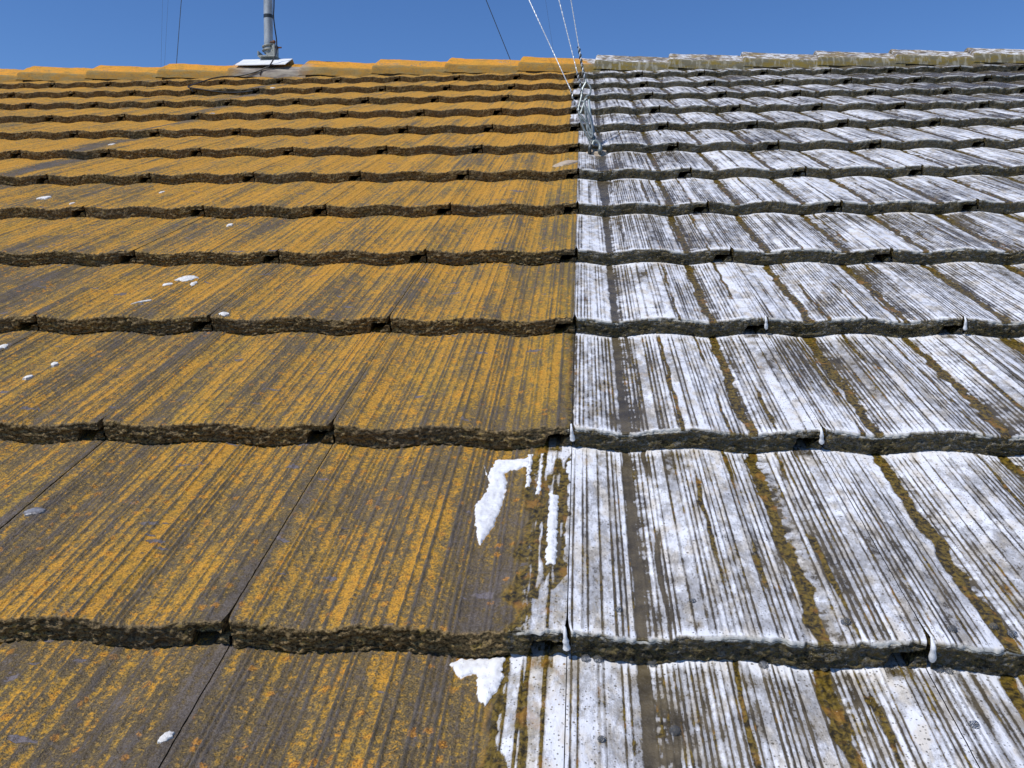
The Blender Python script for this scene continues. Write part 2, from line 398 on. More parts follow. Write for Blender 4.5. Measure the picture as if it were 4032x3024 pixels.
def make_tile(i, r, du, dv):
    pat = int(_h(np.float64(i + 40), np.float64(r + 9), 3) * 4.99) + (5 if i >= 0 else 0)
    gp = .0003 if (i >= 0 or r > 3) else (.0008 if r in (0,) else .0004)
    x0 = .034 + gp + abs(jit(i, r, 1)) * .0004; gq = .0003 if (i >= -1 or r > 3) else (.0007 if r in (0,) else .0004); x1 = .334 - gq - abs(jit(i, r, 2)) * .0004
    def warp(U, V): return U + .0030 * np.exp(-V / .009) * (np.exp(-np.abs(U - x0) / .004) - np.exp(-np.abs(x1 - U) / .004))
    rr = .0032; parts = []; A = {k: [] for k in ('rib', 'foam', 'face', 'cover', 'wet', 'far', 'edge')}; Vs = []; Qs = []; off = 0
    farv = float(np.clip((Y0(r) - .2) / 2.2, 0, 1)) if True else 0
    def push(x, y, z, q, rib, foam, face, cover, wet, edge=0.):
        nonlocal off
        n = x.size; Vs.append(np.stack([x.ravel(), y.ravel(), z.ravel()], 1)); Qs.append(q + off); off += n
        for k, a in (('rib', rib), ('foam', foam), ('face', face), ('cover', cover), ('wet', wet), ('far', farv), ('edge', edge)):
            A[k].append(np.broadcast_to(np.asarray(a, float), x.shape).ravel())
    base_y = jit(i, r, 5) * .004
    nu = max(24, int((x1 - x0) / du)); u = np.linspace(x0, x1, nu)
    vv = [rr]
    while vv[-1] < G + .028:
        e = min(abs(vv[-1]), abs(G - vv[-1])); vv.append(vv[-1] + min(dv, max(dv * .35, e * .5 + dv * .35)))
    ang = np.radians([0, 25, 50, 75]); va = rr * (1 - np.cos(ang)); za = rr * (np.sin(ang) - 1)
    v = np.concatenate([va, vv]); zo = np.concatenate([za, np.zeros(len(vv))])
    U, V = np.meshgrid(u, v, indexing='ij'); X = i * W + U; Y = r * G + V
    z, rb = surf(X, Y, U, V, i, r, pat, du); z = z + zo[None, :]
    F, Z, inv = foam_amt(X, Y, U, V, rb, i, r, pat)
    th = spill_th(X, Y)
    F = np.maximum(F, sst(.03, .3, th) * .75); z = z + np.clip(F, 0, 1) * (1 - rb * .7) * .0007
    # cover
    cov = .35 + .09 * sst(-.1, .5, Y) + .25 * sst(.5, 2.9, Y) + .34 * (fbm(X * 4, Y * 3, 2, 90) - .5) - .50 * bare_streak(X, Y)
    cov = cov + .10 * sst(-.4, -1.0, X) * sst(1.2, .3, Y) * 0
    cov = cov - .22 * sst(.009, 0, U - x0) * sst(1.2, 0, Y) - .32 * sst(.018, 0, x1 - U) * sst(1.5, 0, Y)
    wet = np.clip(wet_zone(X, Y, i, r, Z) + sst(0, .12, th) * .6, 0, 1)
    mo = .28 + .38 * sst(.034, .030, X) + .55 * inv + .35 * (fbm(X * 10, Y * 6, 2, 95) - .5)
    mo = np.where((X > .04) & (X < .16) & (inv > .2), -.5, mo) - .2 * sst(2.4, 3.6, Y) * sst(.8, 2, X)
    cov = cov * (1 - wet) + mo * wet
    nose = np.exp(-V / .0035)
    yoff = -riser_off(X, np.full_like(X, T), r, 1) * nose - .0008 * np.abs(wave(X)) * 0
    q = grid_q(nu, len(v))
    push(warp(U, V), V + yoff + base_y, z, q, np.clip(rb, 0, 1), F, np.clip(sst(.0022, .0002, V), 0, 1) * (1 - .2 * wet), cov, wet, Z * np.maximum(np.exp(-V / .0035) * sst(.3, .55, vn(X * 50, X * 0 + r, 161)), np.exp(-np.abs(G - V) / .0045) * sst(.25, .5, vn(X * 35, X * 0 + r, 171))) * (1 - inv * .8) * np.where((((X / W) % 1) < .075), sst(.012, .03, G - V), 1))
    # riser patches: tongue, body, lip
    nt = 5 if r > 7 else (9 if r > 3 else 22)
    def patch(ua, ub, lo, hi, joined):
        n = max(5, int((ub - ua) / (du if r < 4 else du * .8))); uu = np.linspace(ua, ub, n)
        if joined:  # reuse the columns of the top grid
            uu = u[(u > ua - 1e-6) & (u < ub - 1e-6)]; uu = np.unique(np.concatenate([[ua], uu, [ub]])) if ub < x1 - 1e-6 else np.unique(np.concatenate([[ua], uu, [x1]]))
            n = len(uu)
        t = np.linspace(0, 1, nt); UU, TT = np.meshgrid(uu, t, indexing='ij'); XX = i * W + UU
        zl = lo(uu)[:, None]; zh = hi(uu)[:, None]
        zz = zl + (zh - zl) * TT
        _, rbb = surf(XX, np.full_like(XX, r * G), UU, np.zeros_like(UU), i, r, pat, du)
        zs, _ = surf(XX, np.full_like(XX, r * G), UU, np.zeros_like(UU), i, r, pat, du)
        top = (zs - T - wave(XX)) if joined else 0
        zf = zz + wave(XX) + top * TT ** 6
        yy = -riser_off(XX, zz + (T - zh) * 0, r, 1)
        yy = yy * (1 - .0) + (0 if joined else .0005)
        if joined: yt = -riser_off(XX, np.full_like(XX, T), r, 1); yy = yy * (1 - TT ** 6) + yt * TT ** 6
        zn = wet_zone(XX, np.full_like(XX, r * G), i, r, zone(XX, np.full_like(XX, r * G), i, r, 0))
        fo = (.36 + .9 * (fbm(XX * 55, zz * 90 + r * 3, 3, 111) - .5) + .22 * TT ** 3 - .15 * (1 - sst(.1, .5, TT)) * 0) * zn
        fo = fo + .5 * sst(.9, 1, TT) * zn * joined * (vn(XX * 70, XX * 0 + r, 113) > .35)
        push(warp(UU, np.zeros_like(UU)) if joined else UU, yy + base_y, zf, grid_q(n, nt), np.zeros_like(UU), np.clip(fo, 0, 1), 1, .3, zn, zn * joined * sst(.80, 1, TT) * sst(.3, .55, vn(XX * 50, XX * 0 + r, 161)) * .9)
    ph = .0008 + .0016 * (fbm((i * W + np.linspace(0, W, 40)) * 40, np.full(40, r * 3.3), 3, 5))
    lo_body = lambda uu: .0010 + .0020 * (fbm((i * W + uu) * 70, uu * 0 + r * 3.3, 3, 5) - .3).clip(0)
    tg = .42 + jit(i, r, 8) * .12
    hi_body = lambda uu: np.full_like(uu, T - rr)
    patch(.0185 + jit(i, r, 9) * .003, x0, lo_body, lambda uu: T * tg + .0035 * (fbm((i * W + uu) * 90, uu * 0 + r, 3, 15) - .5) - .009 * sst(.028, .0185, uu), False)
    patch(x0, .300, lo_body, hi_body, True)
    lipn = .60 + jit(i + 1, r, 8) * .08
    patch(.300, x1, lambda uu: T * lipn + .003 * (fbm((i * W + uu) * 90, uu * 0 + r, 3, 16) - .5) - T * (lipn - .12) * sst(.305, .300, uu), hi_body, True)
    # side walls running up the slope
    vs = np.concatenate([[0.0006, .006, .012], np.linspace(.02, G + .028, 14)])
    def wall(poly):
        for (a, b) in zip(poly[:-1], poly[1:]):
            xs = np.array([a[0], b[0]]); zs = np.array([a[1], b[1]])
            XX = np.repeat(xs[:, None], len(vs), 1); VV = np.repeat(vs[None, :], 2, 0)
            zz = zs[:, None] + wave(i * W + XX) - T * VV / G
            push(np.where((np.abs(XX - x0) < 1e-5) | (np.abs(XX - x1) < 1e-5), warp(XX, VV), XX), VV + base_y, zz, grid_q(2, len(vs)), np.zeros_like(XX), np.zeros_like(XX), 1, .2, zone(i * W + XX, r * G + VV, i, r, 0))
    wall([(.0190, .001), (.0190, T * tg - .010), (.025, T * tg - .002), (x0, T * tg), (x0, T - .0006)])
    wall([(x1, T - .0006), (x1, T * lipn), (.3045, T * lipn), (.3002, T * .12), (.3000, .001)])
    me = mesh_np('roof_tile', np.concatenate(Vs), np.concatenate(Qs), M_TILE, {k: np.concatenate(a) for k, a in A.items()})
    o = link(bpy.data.objects.new('roof_tile', me), roof)
    o.location = (i * W, r * G, jit(i, r, 6) * .0010)
    return o
def Y0(r): return r * G

RANGE = {-1: (-2, 1), 0: (-3, 2), 1: (-4, 2), 2: (-5, 3), 3: (-5, 3), 4: (-6, 4), 5: (-7, 5), 6: (-8, 5), 7: (-8, 6), 8: (-9, 6), 9: (-10, 7), 10: (-11, 7), 11: (-11, 8)}
SEEN = {-1: (-1, 0), 0: (-2, 1), 1: (-3, 1), 2: (-4, 2), 3: (-4, 2), 4: (-5, 3), 5: (-6, 4), 6: (-7, 4), 7: (-7, 5), 8: (-8, 5), 9: (-9, 6), 10: (-10, 6), 11: (-10, 7)}
ntri = 0
for r, (a, b) in RANGE.items():
    for i in range(a, b + 1):
        vis = SEEN[r][0] <= i <= SEEN[r][1]
        dist = math.hypot(Y0(r) + G / 2 + .59, .52); 
        du = max(.0009, .00100 * dist * 1.05); dv = (.0020, .0020, .0026, .0035, .005)[min(max(r + 1, 0), 4)] if r < 4 else (.008 if r < 7 else .014)
        if not vis: du = max(du, .0022); dv = max(dv, .010)
        o = make_tile(i, r, du, dv); ntri += len(o.data.polygons) * 2
print('tile triangles', ntri)

# unseen deck added under the tiles to stop light leaks, and the slope on the far side of the ridge
APY, APZ = 4.335, .060
deck = MB().box((-.3, 2.0, -.055), (8.0, 5.0, .03)).build('light_stop_deck', M_LIGHT_STOP, roof, False)
bk = MB(); Mb = Matrix.Translation((0, APY, APZ - .03)) @ Matrix.Rotation(-2 * PITCH, 4, 'X')
bk.box((-.3, 2.6, -.03), (8.0, 5.0, .04), Mb); bo = bk.build('back_slope', simple('back_slope_concrete', (.14, .11, .09), .9, 0, (.40, .22, .04), 12), roof, False)

# ------------------------------------------------------------------ ridge caps
def ridge_material():
    n = NT('ridge_concrete'); P = n.roofco(); X = n.sep(P)[0]; hor = n.attr('flat')
    f = n.noise(P, 130, 5, .65, .3); m = n.noise(n.scale(P, (14, 30, 60)), 1, 4, .6); b = n.noise(P, 6, 3)
    base = n.mix(n.step(m, .3, .7), (.22, .17, .10), (.34, .29, .22))
    lc = n.mix(n.step(n.noise(P, 22, 4), .4, .65), (.56, .27, .028), (.68, .29, .025))
    lf = n.mix(n.step(m, .42, .62), (.36, .19, .026), (.27, .19, .07))
    top = n.mix(n.step(n.add(f, b), .70, .85), base, lc)
    frt = n.mix(n.step(n.add(f, m), .75, .95), n.mix(.5, base, lf), lf)
    dry = n.mix(hor, frt, top)
    dry = n.mix(n.mul(n.step(n.noise(n.scale(P, (16, 26, 26), (2, 0, 1)), 1, 5, .65), .54, .66), .6), dry, (.24, .155, .045)); dry = n.mix(n.mul(n.step(f, .50, .36), .5), dry, (.14, .095, .03))
    bare = n.attr('bare'); dry = n.mix(bare, dry, n.mix(n.step(m, .35, .65), (.20, .17, .15), (.36, .32, .26)))
    wf = n.mix(n.step(n.add(m, n.mul(f, .4)), .55, .80), (.20, .145, .030), (.145, .13, .085))
    wf = n.mix(n.mul(n.step(n.noise(n.scale(P, (60, 20, 20)), 1, 4), .5, .66), .7), wf, (.33, .31, .25))
    fo = n.step(n.add(n.noise(n.scale(P, (30, 50, 50)), 1, 5, .7), n.mul(b, .4)), .64, .82)
    wt = n.mix(n.mul(fo, .9), n.mix(n.step(m, .4, .6), (.13, .11, .095), (.24, .18, .09)), (.66, .67, .69))
    wc = n.mix(hor, wf, wt)
    wet = n.step(n.add(X, n.mul(n.sub(b, .5), .5)), .0, .12)
    col = n.mix(wet, dry, wc)
    return n.done(col, .8, n.bump(f, .0018, .8), .25)
M_RIDGE = ridge_material()
cp, sp = math.cos(PITCH), math.sin(PITCH)
def to_roof(y, z): return (APY + y * cp + z * sp, APZ - y * sp + z * cp)
SEC = [(-.140, -.112), (-.137, -.090), (-.133, -.074), (-.127, -.067), (-.115, -.0595), (-.08, -.040), (-.04, -.0175), (-.015, -.005), (0, -.001)]
SEC = SEC + [(-y, z) for y, z in SEC[-2::-1]]
cap_x = [-2.973 - .385, -2.973, -2.591, -2.201, -1.818, -1.434, -1.049, -.670, -.291, .097, .470, .839, 1.208, 1.583, 1.957, 2.335, 2.71]
cap_x = [-3.74] + cap_x
for ci, xl in enumerate(cap_x):
    L = .425; nx = 34; sec = []
    for a, b in zip(SEC[:-1], SEC[1:]):
        for k in range(4): sec.append((a[0] + (b[0] - a[0]) * k / 4, a[1] + (b[1] - a[1]) * k / 4))
    sec.append(SEC[-1]); ns = len(sec); V = []; flat = []; bare = []
    sec_o = np.array(sec)
    xs = np.concatenate([[0, .003, .008], np.linspace(.015, L, nx - 3)])
    for sgn in (1, 0):      # outer and inner skins
        for xi, x in enumerate(xs):
            for (y, z) in sec_o:
                lift = .021 * (1 - x / .39) + (random.random() - .5) * 0
                zz = z + lift; k = 1.0 if sgn else .86
                yr, zr = to_roof(y * k, zz - (0 if sgn else .016))
                ht = max(0, (z + .112) / .112)
                sh = .020 * ht * max(0, 1 - x / .1)      # the raised left end leans to the right
                rnd = -.004 * max(0, 1 - x / .008) if sgn else 0
                nn = float(fbm(np.float64((xl + x) * 30), np.float64(y * 60 + z * 40), 3, 7) - .5) * .0055 + float(fbm(np.float64((xl + x) * 9), np.float64(y * 12), 2, 17) - .5) * .006
                V.append((xl + x + sh, yr, zr + nn + rnd)); flat.append(1.0 if z > -.0665 else 0.0)
                bare.append(float(np.clip(1 - abs(xl + x + 1.585) / .24, 0, 1) * 2.2 * (y < -.06)))
    nX = len(xs); Q = np.concatenate([grid_q(nX, ns), grid_q(nX, ns, nX * ns, True)])
    e1 = np.array([[k, k + 1, k + 1 + nX * ns, k + nX * ns] for k in range(ns - 1)])
    e2 = np.array([[(nX - 1) * ns + k, (nX - 1) * ns + k + nX * ns, (nX - 1) * ns + k + 1 + nX * ns, (nX - 1) * ns + k + 1] for k in range(ns - 1)])
    Q = np.concatenate([Q, e1, e2])
    me = mesh_np('ridge_tile', V, Q, M_RIDGE, {'flat': flat, 'bare': np.clip(bare, 0, 1)}); me.set_sharp_from_angle(angle=math.radians(35))
    link(bpy.data.objects.new('ridge_tile', me), roof)
tag(MB().box((-.3, 4.225, .006), (8, .10, .03)).build('mortar_bed', simple('ridge_mortar', (.16, .12, .06), .9, 0, (.10, .08, .05), 40, .003), roof, False))

# ------------------------------------------------------------------ ground far below
gm = NT('grass_ground'); Pg = gm.objco()
gmat = gm.done(gm.mix(gm.step(gm.noise(Pg, .3, 5), .4, .6), (.05, .07, .02), (.09, .10, .04)), .95)
ground = MB().add([(-2000, -2000, 0), (2000, -2000, 0), (2000, 2000, 0), (-2000, 2000, 0)], [(0, 1, 2, 3)]).build('ground', gmat)
tag(ground, kind='structure')

# ------------------------------------------------------------------ helpers to stand things on the slope
CAM = Vector((0.04330134, -0.59164331, 0.54904035)); FPX = 3494.04
def ray(x, y): return right * ((x - 2016) / FPX) - up * ((y - 1512) / FPX) - back
def on_z(x, y, z): d = ray(x, y); return CAM + d * ((z - CAM.z) / d.z)
def on_y(x, y, Y): d = ray(x, y); return CAM + d * ((Y - CAM.y) / d.y)
def surf_z(X, Y):
    r = math.floor(Y / G); v = Y - r * G
    return T * (1 - v / G) + float(wave(np.float64(X)))
bpy.context.view_layer.update()
DG = bpy.context.evaluated_depsgraph_get(); RI = ROOF_M.inverted()
def on_surf(px, py, lift=0.0):
    o = ROOF_M @ CAM; d = (ROOF_M.to_3x3() @ ray(px, py)).normalized()
    hit, loc, nrm, *_ = sc.ray_cast(DG, o, d)
    if not hit: return None
    p = RI @ loc
    return p + (Vector((0, -.35, 1)).normalized()) * lift
def on_tile(x, y):
    q = on_surf(x, y)
    if q is not None: return q
    p = on_z(x, y, .015)
    for _ in range(6): p = on_z(x, y, surf_z(p.x, p.y))
    return p
def thing(name, p, label, cat, group=None):
    o = empty(name, ROOF_M @ Matrix.Translation(p)); return tag(o, label, cat, group)
def child_mb(parent_root, name, mb, mat, smooth=True):
    """mb is in roof coordinates; the part hangs under its thing"""
    o = mb.build(name, mat, None, smooth)
    o.parent = parent_root; o.matrix_parent_inverse = parent_root.matrix_world.inverted(); o.matrix_world = ROOF_M; return o
def single(name, mb, mat, p, label, cat, group=None, smooth=True):
    q = Vector(p); mb.v = [tuple(Vector(a) - q) for a in mb.v]
    o = mb.build(name, mat, None, smooth); o.matrix_world = ROOF_M @ Matrix.Translation(q); return tag(o, label, cat, group)
def smooth_pts(P, n=8):
    P = [Vector(p) for p in P]; out = []
    for k in range(len(P) - 1):
        p0 = P[max(k - 1, 0)]; p1 = P[k]; p2 = P[k + 1]; p3 = P[min(k + 2, len(P) - 1)]
        for j in range(n):
            t = j / n; out.append(.5 * ((2 * p1) + (p2 - p0) * t + (2 * p0 - 5 * p1 + 4 * p2 - p3) * t * t + (3 * p1 - p0 - 3 * p2 + p3) * t ** 3))
    return out + [P[-1]]

# ------------------------------------------------------------------ mast on the ridge
UPW = Vector((0, sp, cp)); FW = Vector((0, cp, -sp))      # world up / world forward in roof coordinates
MB0 = Vector((on_y(1061, 258, APY).x, APY, APZ + .026))
mast = thing('antenna_mast', MB0, 'grey tubular mast bolted to a white plate on the ridge', 'mast')
def mp(x, y, z): return MB0 + Vector((x, 0, 0)) + FW * y + UPW * z
top = 11.0
child_mb(mast, 'pole', MB().tube([mp(0, 0, .035), mp(0, 0, .6), mp(0, 0, 3), mp(-.0, 0, top)], .0235, 24), M_GALV)
hb = (MB0 - on_y(1061, 50, MB0.y)).length * .96
child_mb(mast, 'tape_band', MB().tube([mp(0, 0, hb - .009), mp(0, 0, hb + .009)], .0246, 24), M_TAPE)
plate = MB()
for k, (y0_, y1_) in enumerate(((-.118, 0), (0, .118))):
    sgn = -1 if k == 0 else 1
    tilt = math.radians(27.8)
    for_pts = []
    za = 0.; ze = -.118 * math.tan(tilt)
    for zz_ in (0, -.004):
        ys = ((-.118, ze), (0, za)) if k == 0 else ((0, za), (.118, ze))
        for (yy_, z_) in ys:
            for xx_ in (-.135, .135): for_pts.append(mp(xx_ - .005, yy_, z_ + zz_ + .006))
    plate.add(for_pts, [(0, 1, 3, 2), (4, 6, 7, 5), (0, 4, 5, 1), (2, 3, 7, 6), (0, 2, 6, 4), (1, 5, 7, 3)])
child_mb(mast, 'base_plate', plate, M_PLATE, False)
br = MB()
Mm = Matrix((Vector((1, 0, 0)), FW, UPW)).transposed().to_4x4(); Mm.translation = MB0
br.box((0.002, 0, .014), (.100, .070, .006), Mm); br.box((-.046, 0, .026), (.006, .070, .026), Mm)
br.box((.040, 0, .045), (.006, .066, .066), Mm); br.box((.020, -.022, .034), (.05, .006, .034), Mm)
child_mb(mast, 'swivel_bracket', br, M_BRACKET, False)
cl = MB()
for zc in (.052, .072):
    cl.tube([mp(.030 * math.cos(a), .030 * math.sin(a), zc + .004 * math.cos(a)) for a in np.linspace(0, 2 * math.pi, 20)[:-1]], .0045, 8, closed=True)
cl.box((.032, -.012, .068), (.010, .03, .050), Mm)
child_mb(mast, 'clamp', cl, M_BRACKET)
for (x, y, z, L_) in ((.040, -.01, .062, .055), (.030, -.03, .086, .03)):
    bl = MB().tube([mp(x - .01, y, z), mp(x + L_ * .62, y, z)], .0042, 8); bl.tube([mp(x + .006, y, z), mp(x + .014, y, z)], .0095, 6)
    child_mb(mast, 'bolt', bl, M_RUST, False)

# black cable from the mast down across the ridge and under a tile
def cap_surf(px, py, h=.006):
    # a point on the front of the ridge or on the top row of tiles
    d = ray(px, py); p = CAM + d * ((APY - .06 - CAM.y) / d.y)
    for _ in range(12):
        y = p.y
        if y > 4.215: z = .050 + (y - 4.215) * .115 + h
        elif y > 4.165: z = .018 + (y - 4.165) * .64 + h
        else: z = surf_z(p.x, y) + h
        p = CAM + d * ((z - CAM.z) / d.z) if False else Vector(p) + (CAM + d * ((z - CAM.z) / d.z) - p) * .5
    return p
def laid(pxs, lift, step=7):
    # a cable lying over the surface: dense samples, pulled to the nearest depth around them
    q = smooth_pts([Vector((x, y, 0)) for x, y in pxs], 8); out = [q[0]]
    for p in q:
        if (p - out[-1]).length > step: out.append(p)
    dep = []
    for p in out:
        h = on_surf(p.x, p.y); d = ray(p.x, p.y)
        dep.append(9. if h is None else (h - CAM).length / d.length)
    dep = np.array(dep); m = np.array([dep[max(0, k - 3):k + 4].min() for k in range(len(dep))])
    m = np.array([m[max(0, k - 3):k + 4].mean() for k in range(len(m))]); m = np.minimum(m, dep)
    return [CAM + ray(p.x, p.y) * float(a) + Vector((0, -.3, .95)) * lift for p, a in zip(out, m)]
cab = [on_y(1078, -260, 4.30), on_y(1079, 0, 4.30), on_y(1077, 60, 4.30), on_y(1082, 110, 4.29), on_y(1089, 160, 4.28), on_y(1088, 200, 4.26), on_y(1080, 228, 4.22)]
cab += laid(((1060, 266), (1030, 279), (1010, 287), (975, 297), (935, 304), (885, 306), (840, 313), (795, 327), (742, 346), (760, 352), (800, 358), (850, 365), (900, 369), (950, 368), (985, 364), (1000, 361)), .006)
single('aerial_cable', MB().tube(smooth_pts(cab, 4), .0034, 8), M_CABLE, cab[8], 'thin black cable looping from the mast foot over the ridge and under a lichened tile', 'cable')
stub = laid(((744, 346), (752, 354), (764, 368)), .005, 4)
single('aerial_cable', MB().tube(smooth_pts(stub, 5), .003, 8), M_CABLE, stub[0], 'short dangling black cable end at the sharp bend of the long cable', 'cable')
stub = laid(((1031, 279), (1027, 287), (1023, 299)), .004, 4)  # shadow line below the cable, put in as a thin black tube
single('aerial_cable', MB().tube(smooth_pts(stub, 5), .003, 8), M_CABLE, stub[0], 'short dark strip standing in for a shadow on the bare grey ridge cap below the white plate', 'cable')

# ------------------------------------------------------------------ guy wires
AX = Vector((MB0.x, MB0.y, MB0.z))
def mast_point(p0, p1):            # the height on the mast where a wire seen between two pixels is tied
    nrm = ray(*p0).cross(ray(*p1)); h = nrm.dot(CAM - AX) / nrm.dot(UPW); return AX + UPW * h
ANC = Vector((.0844, 2.1405, .010))
TB = mast_point((2201, 0), (2272, 283)); gd = (TB - ANC).normalized(); gn = gd.cross(Vector((1, 0, 0))).normalized()
def hw(px, py, lift=0.0):          # a point in the plane of the wires, above the eye bolt
    d = ray(px, py); return CAM + d * (gn.dot(ANC - CAM) / gn.dot(d)) + gn * lift
def twist(pts, r, n, turns, rad, mb=None, sides=6, phs=(0, math.pi)):
    """two strands wound round a path"""
    mb = mb or MB(); P = smooth_pts(pts, n)
    for ph in phs:
        q = []
        for k, p in enumerate(P):
            t = ((P[min(k + 1, len(P) - 1)] - P[max(k - 1, 0)])).normalized(); a = t.orthogonal().normalized(); b = t.cross(a); w = ph + turns * 2 * math.pi * k / (len(P) - 1)
            q.append(p + (a * math.cos(w) + b * math.sin(w)) * rad)
        mb.tube(q, r, sides)
    return mb
def loop(c0, c1, wpx, n=18, rad=.0028, lift=0.0, mb=None):
    """a long teardrop loop between two pixels, wpx pixels wide"""
    mb = mb or MB(); pts = []
    c0 = Vector((*c0, 0)); c1 = Vector((*c1, 0)); ax = c1 - c0; nn = Vector((-ax.y, ax.x, 0)).normalized()
    for k in range(n * 2):
        a = 2 * math.pi * k / (n * 2); s = .5 - .5 * math.cos(a); w = math.sin(a) * (s ** .5) * wpx / 2
        p = c0 + ax * s + nn * w; pts.append(hw(p.x, p.y, lift + .004 * math.sin(a)))
    return mb.tube(pts, rad, 8, closed=True)
GW = 'steel guy wires gathered on the eye bolt'
# left one
TA = mast_point((2083, 0), (2245, 350)); lowA = hw(2246, 352)
g = thing('guy_wire', hw(2345, 590), 'leftmost and most slanting pale steel guy wire rising from the eye bolt', 'guy wire', GW)
child_mb(g, 'strand', twist([TA, lowA], .0013, 1400, 200, .0005), M_WIRE)
child_mb(g, 'binding', twist([lowA, hw(2258, 392), hw(2272, 425), hw(2281, 452)], .0021, 20, 6, .0020, phs=(0,)), M_WRAP)
child_mb(g, 'strand', twist([lowA, hw(2258, 392), hw(2272, 425), hw(2281, 452)], .0019, 20, 6, .0016, phs=(math.pi,)), M_WIRE)
child_mb(g, 'wire_loop', loop((2279, 445), (2334, 556), 26, rad=.0034), M_HOOK)
TBm = TB; lowB = hw(2272, 283)
g = thing('guy_wire', hw(2340, 590), 'middle pale steel guy wire ending in a short dark twist below the ridge', 'guy wire', GW)
child_mb(g, 'strand', twist([TBm, lowB], .0013, 1400, 200, .0005), M_WIRE)
child_mb(g, 'binding', twist([lowB, hw(2279, 312), hw(2287, 345), hw(2292, 372)], .0021, 20, 6, .0020, phs=(0,)), M_WRAP)
child_mb(g, 'strand', twist([lowB, hw(2279, 312), hw(2287, 345), hw(2292, 372)], .0019, 20, 6, .0016, phs=(math.pi,)), M_WIRE)
child_mb(g, 'wire_loop', MB().tube(smooth_pts([hw(2292, 368), hw(2286, 395), hw(2278, 430), hw(2284, 448), hw(2293, 425), hw(2304, 395), hw(2312, 388)], 6), .0034, 8), M_HOOK)
TC = mast_point((2248, 0), (2279, 185)); lowC = hw(2279, 185)
g = thing('guy_wire', hw(2350, 590), 'rightmost steel guy wire with a long black spiral binding crossing the ridge', 'guy wire', GW)
child_mb(g, 'strand', twist([TC, lowC], .0013, 1400, 200, .0005), M_WIRE)
child_mb(g, 'binding', twist([lowC, hw(2286, 225), hw(2293, 265), hw(2303, 310)], .0027, 26, 6, .0024, phs=(0,)), M_WRAP)
child_mb(g, 'strand', twist([lowC, hw(2286, 225), hw(2293, 265), hw(2303, 310)], .0022, 26, 6, .0016, phs=(math.pi,)), M_WIRE)
child_mb(g, 'wire_loop', MB().tube(smooth_pts([hw(2303, 305), hw(2306, 325), hw(2296, 345), hw(2290, 372), hw(2288, 395), hw(2298, 402), hw(2308, 380), hw(2322, 372), hw(2326, 350), hw(2318, 333), hw(2306, 322)], 6), .0030, 8), M_HOOK)
# tensioner: two rods between a top ring and the eye
tn = thing('turnbuckle', hw(2330, 560), 'dull zinc turnbuckle with two parallel rods between the wires and eye bolt', 'turnbuckle')
child_mb(tn, 'rod', MB().tube([hw(2318, 392, .004), hw(2322, 440, .004), hw(2333, 495, .004), hw(2338, 520, .004)], .0044, 10), simple('pale_zinc', (.30, .36, .37), .45, .3, (.42, .47, .48), 90))
child_mb(tn, 'rod', MB().tube([hw(2300, 398), hw(2304, 435), hw(2312, 480), hw(2326, 530)], .0040, 10), M_HOOK)
child_mb(tn, 'shackle', loop((2306, 425), (2330, 545), 24, rad=.0036, lift=-.006), M_HOOK)
child_mb(tn, 'end_ring', loop((2322, 520), (2338, 565), 30, rad=.0034, lift=.004), M_HOOK)
child_mb(tn, 'tail_wire', MB().tube(smooth_pts([hw(2342, 500), hw(2356, 520), hw(2366, 545), hw(2366, 575), hw(2358, 600)], 6), .0016, 6), M_WRAP)
child_mb(tn, 'tail_wire', MB().tube(smooth_pts([hw(2282, 455), hw(2290, 470), hw(2306, 482)], 6), .0016, 6), M_HOOK)
# eye bolt
eb = thing('eye_bolt', on_tile(2352, 612), 'thick curved steel eye bolt set in crumbling mortar on a foam covered tile', 'bolt')
e0 = on_tile(2360, 608)
hookp = [e0 + Vector((0, 0, -.01)), hw(2362, 596), hw(2364, 580), hw(2358, 564), hw(2348, 557), hw(2338, 560), hw(2333, 572)]
child_mb(eb, 'hook', MB().tube(smooth_pts(hookp, 6), [.0062] * 37, 12), M_HOOK)
child_mb(eb, 'hook', MB().tube(smooth_pts([on_tile(2322, 606) + Vector((0, 0, -.005)), hw(2322, 590), hw(2326, 566), hw(2334, 556)], 6), .0058, 12), M_WRAP)
def lump(c, rx, ry, rz, seed, nu=22, nv=10):
    v = []; f = []
    for a in range(nv + 1):
        for b in range(nu):
            t = a / nv * math.pi / 2; w = 2 * math.pi * b / nu
            k = 1 + .55 * (float(fbm(np.float64(b * .55 + seed), np.float64(a * .6 + seed * 3), 3, seed)) - .5) * (1 if b < nu - 2 else .6)
            v.append((c[0] + rx * math.sin(t) * math.cos(w) * k, c[1] + ry * math.sin(t) * math.sin(w) * k, c[2] + rz * math.cos(t) * k))
    for a in range(nv):
        for b in range(nu): f.append((a * nu + b, (a + 1) * nu + b, (a + 1) * nu + (b + 1) % nu, a * nu + (b + 1) % nu))
    return MB().add(v, f)
mc = on_tile(2350, 610)
child_mb(eb, 'mortar', lump(mc + Vector((0, .02, -.004)), .036, .040, .016, 3), M_MORTAR)

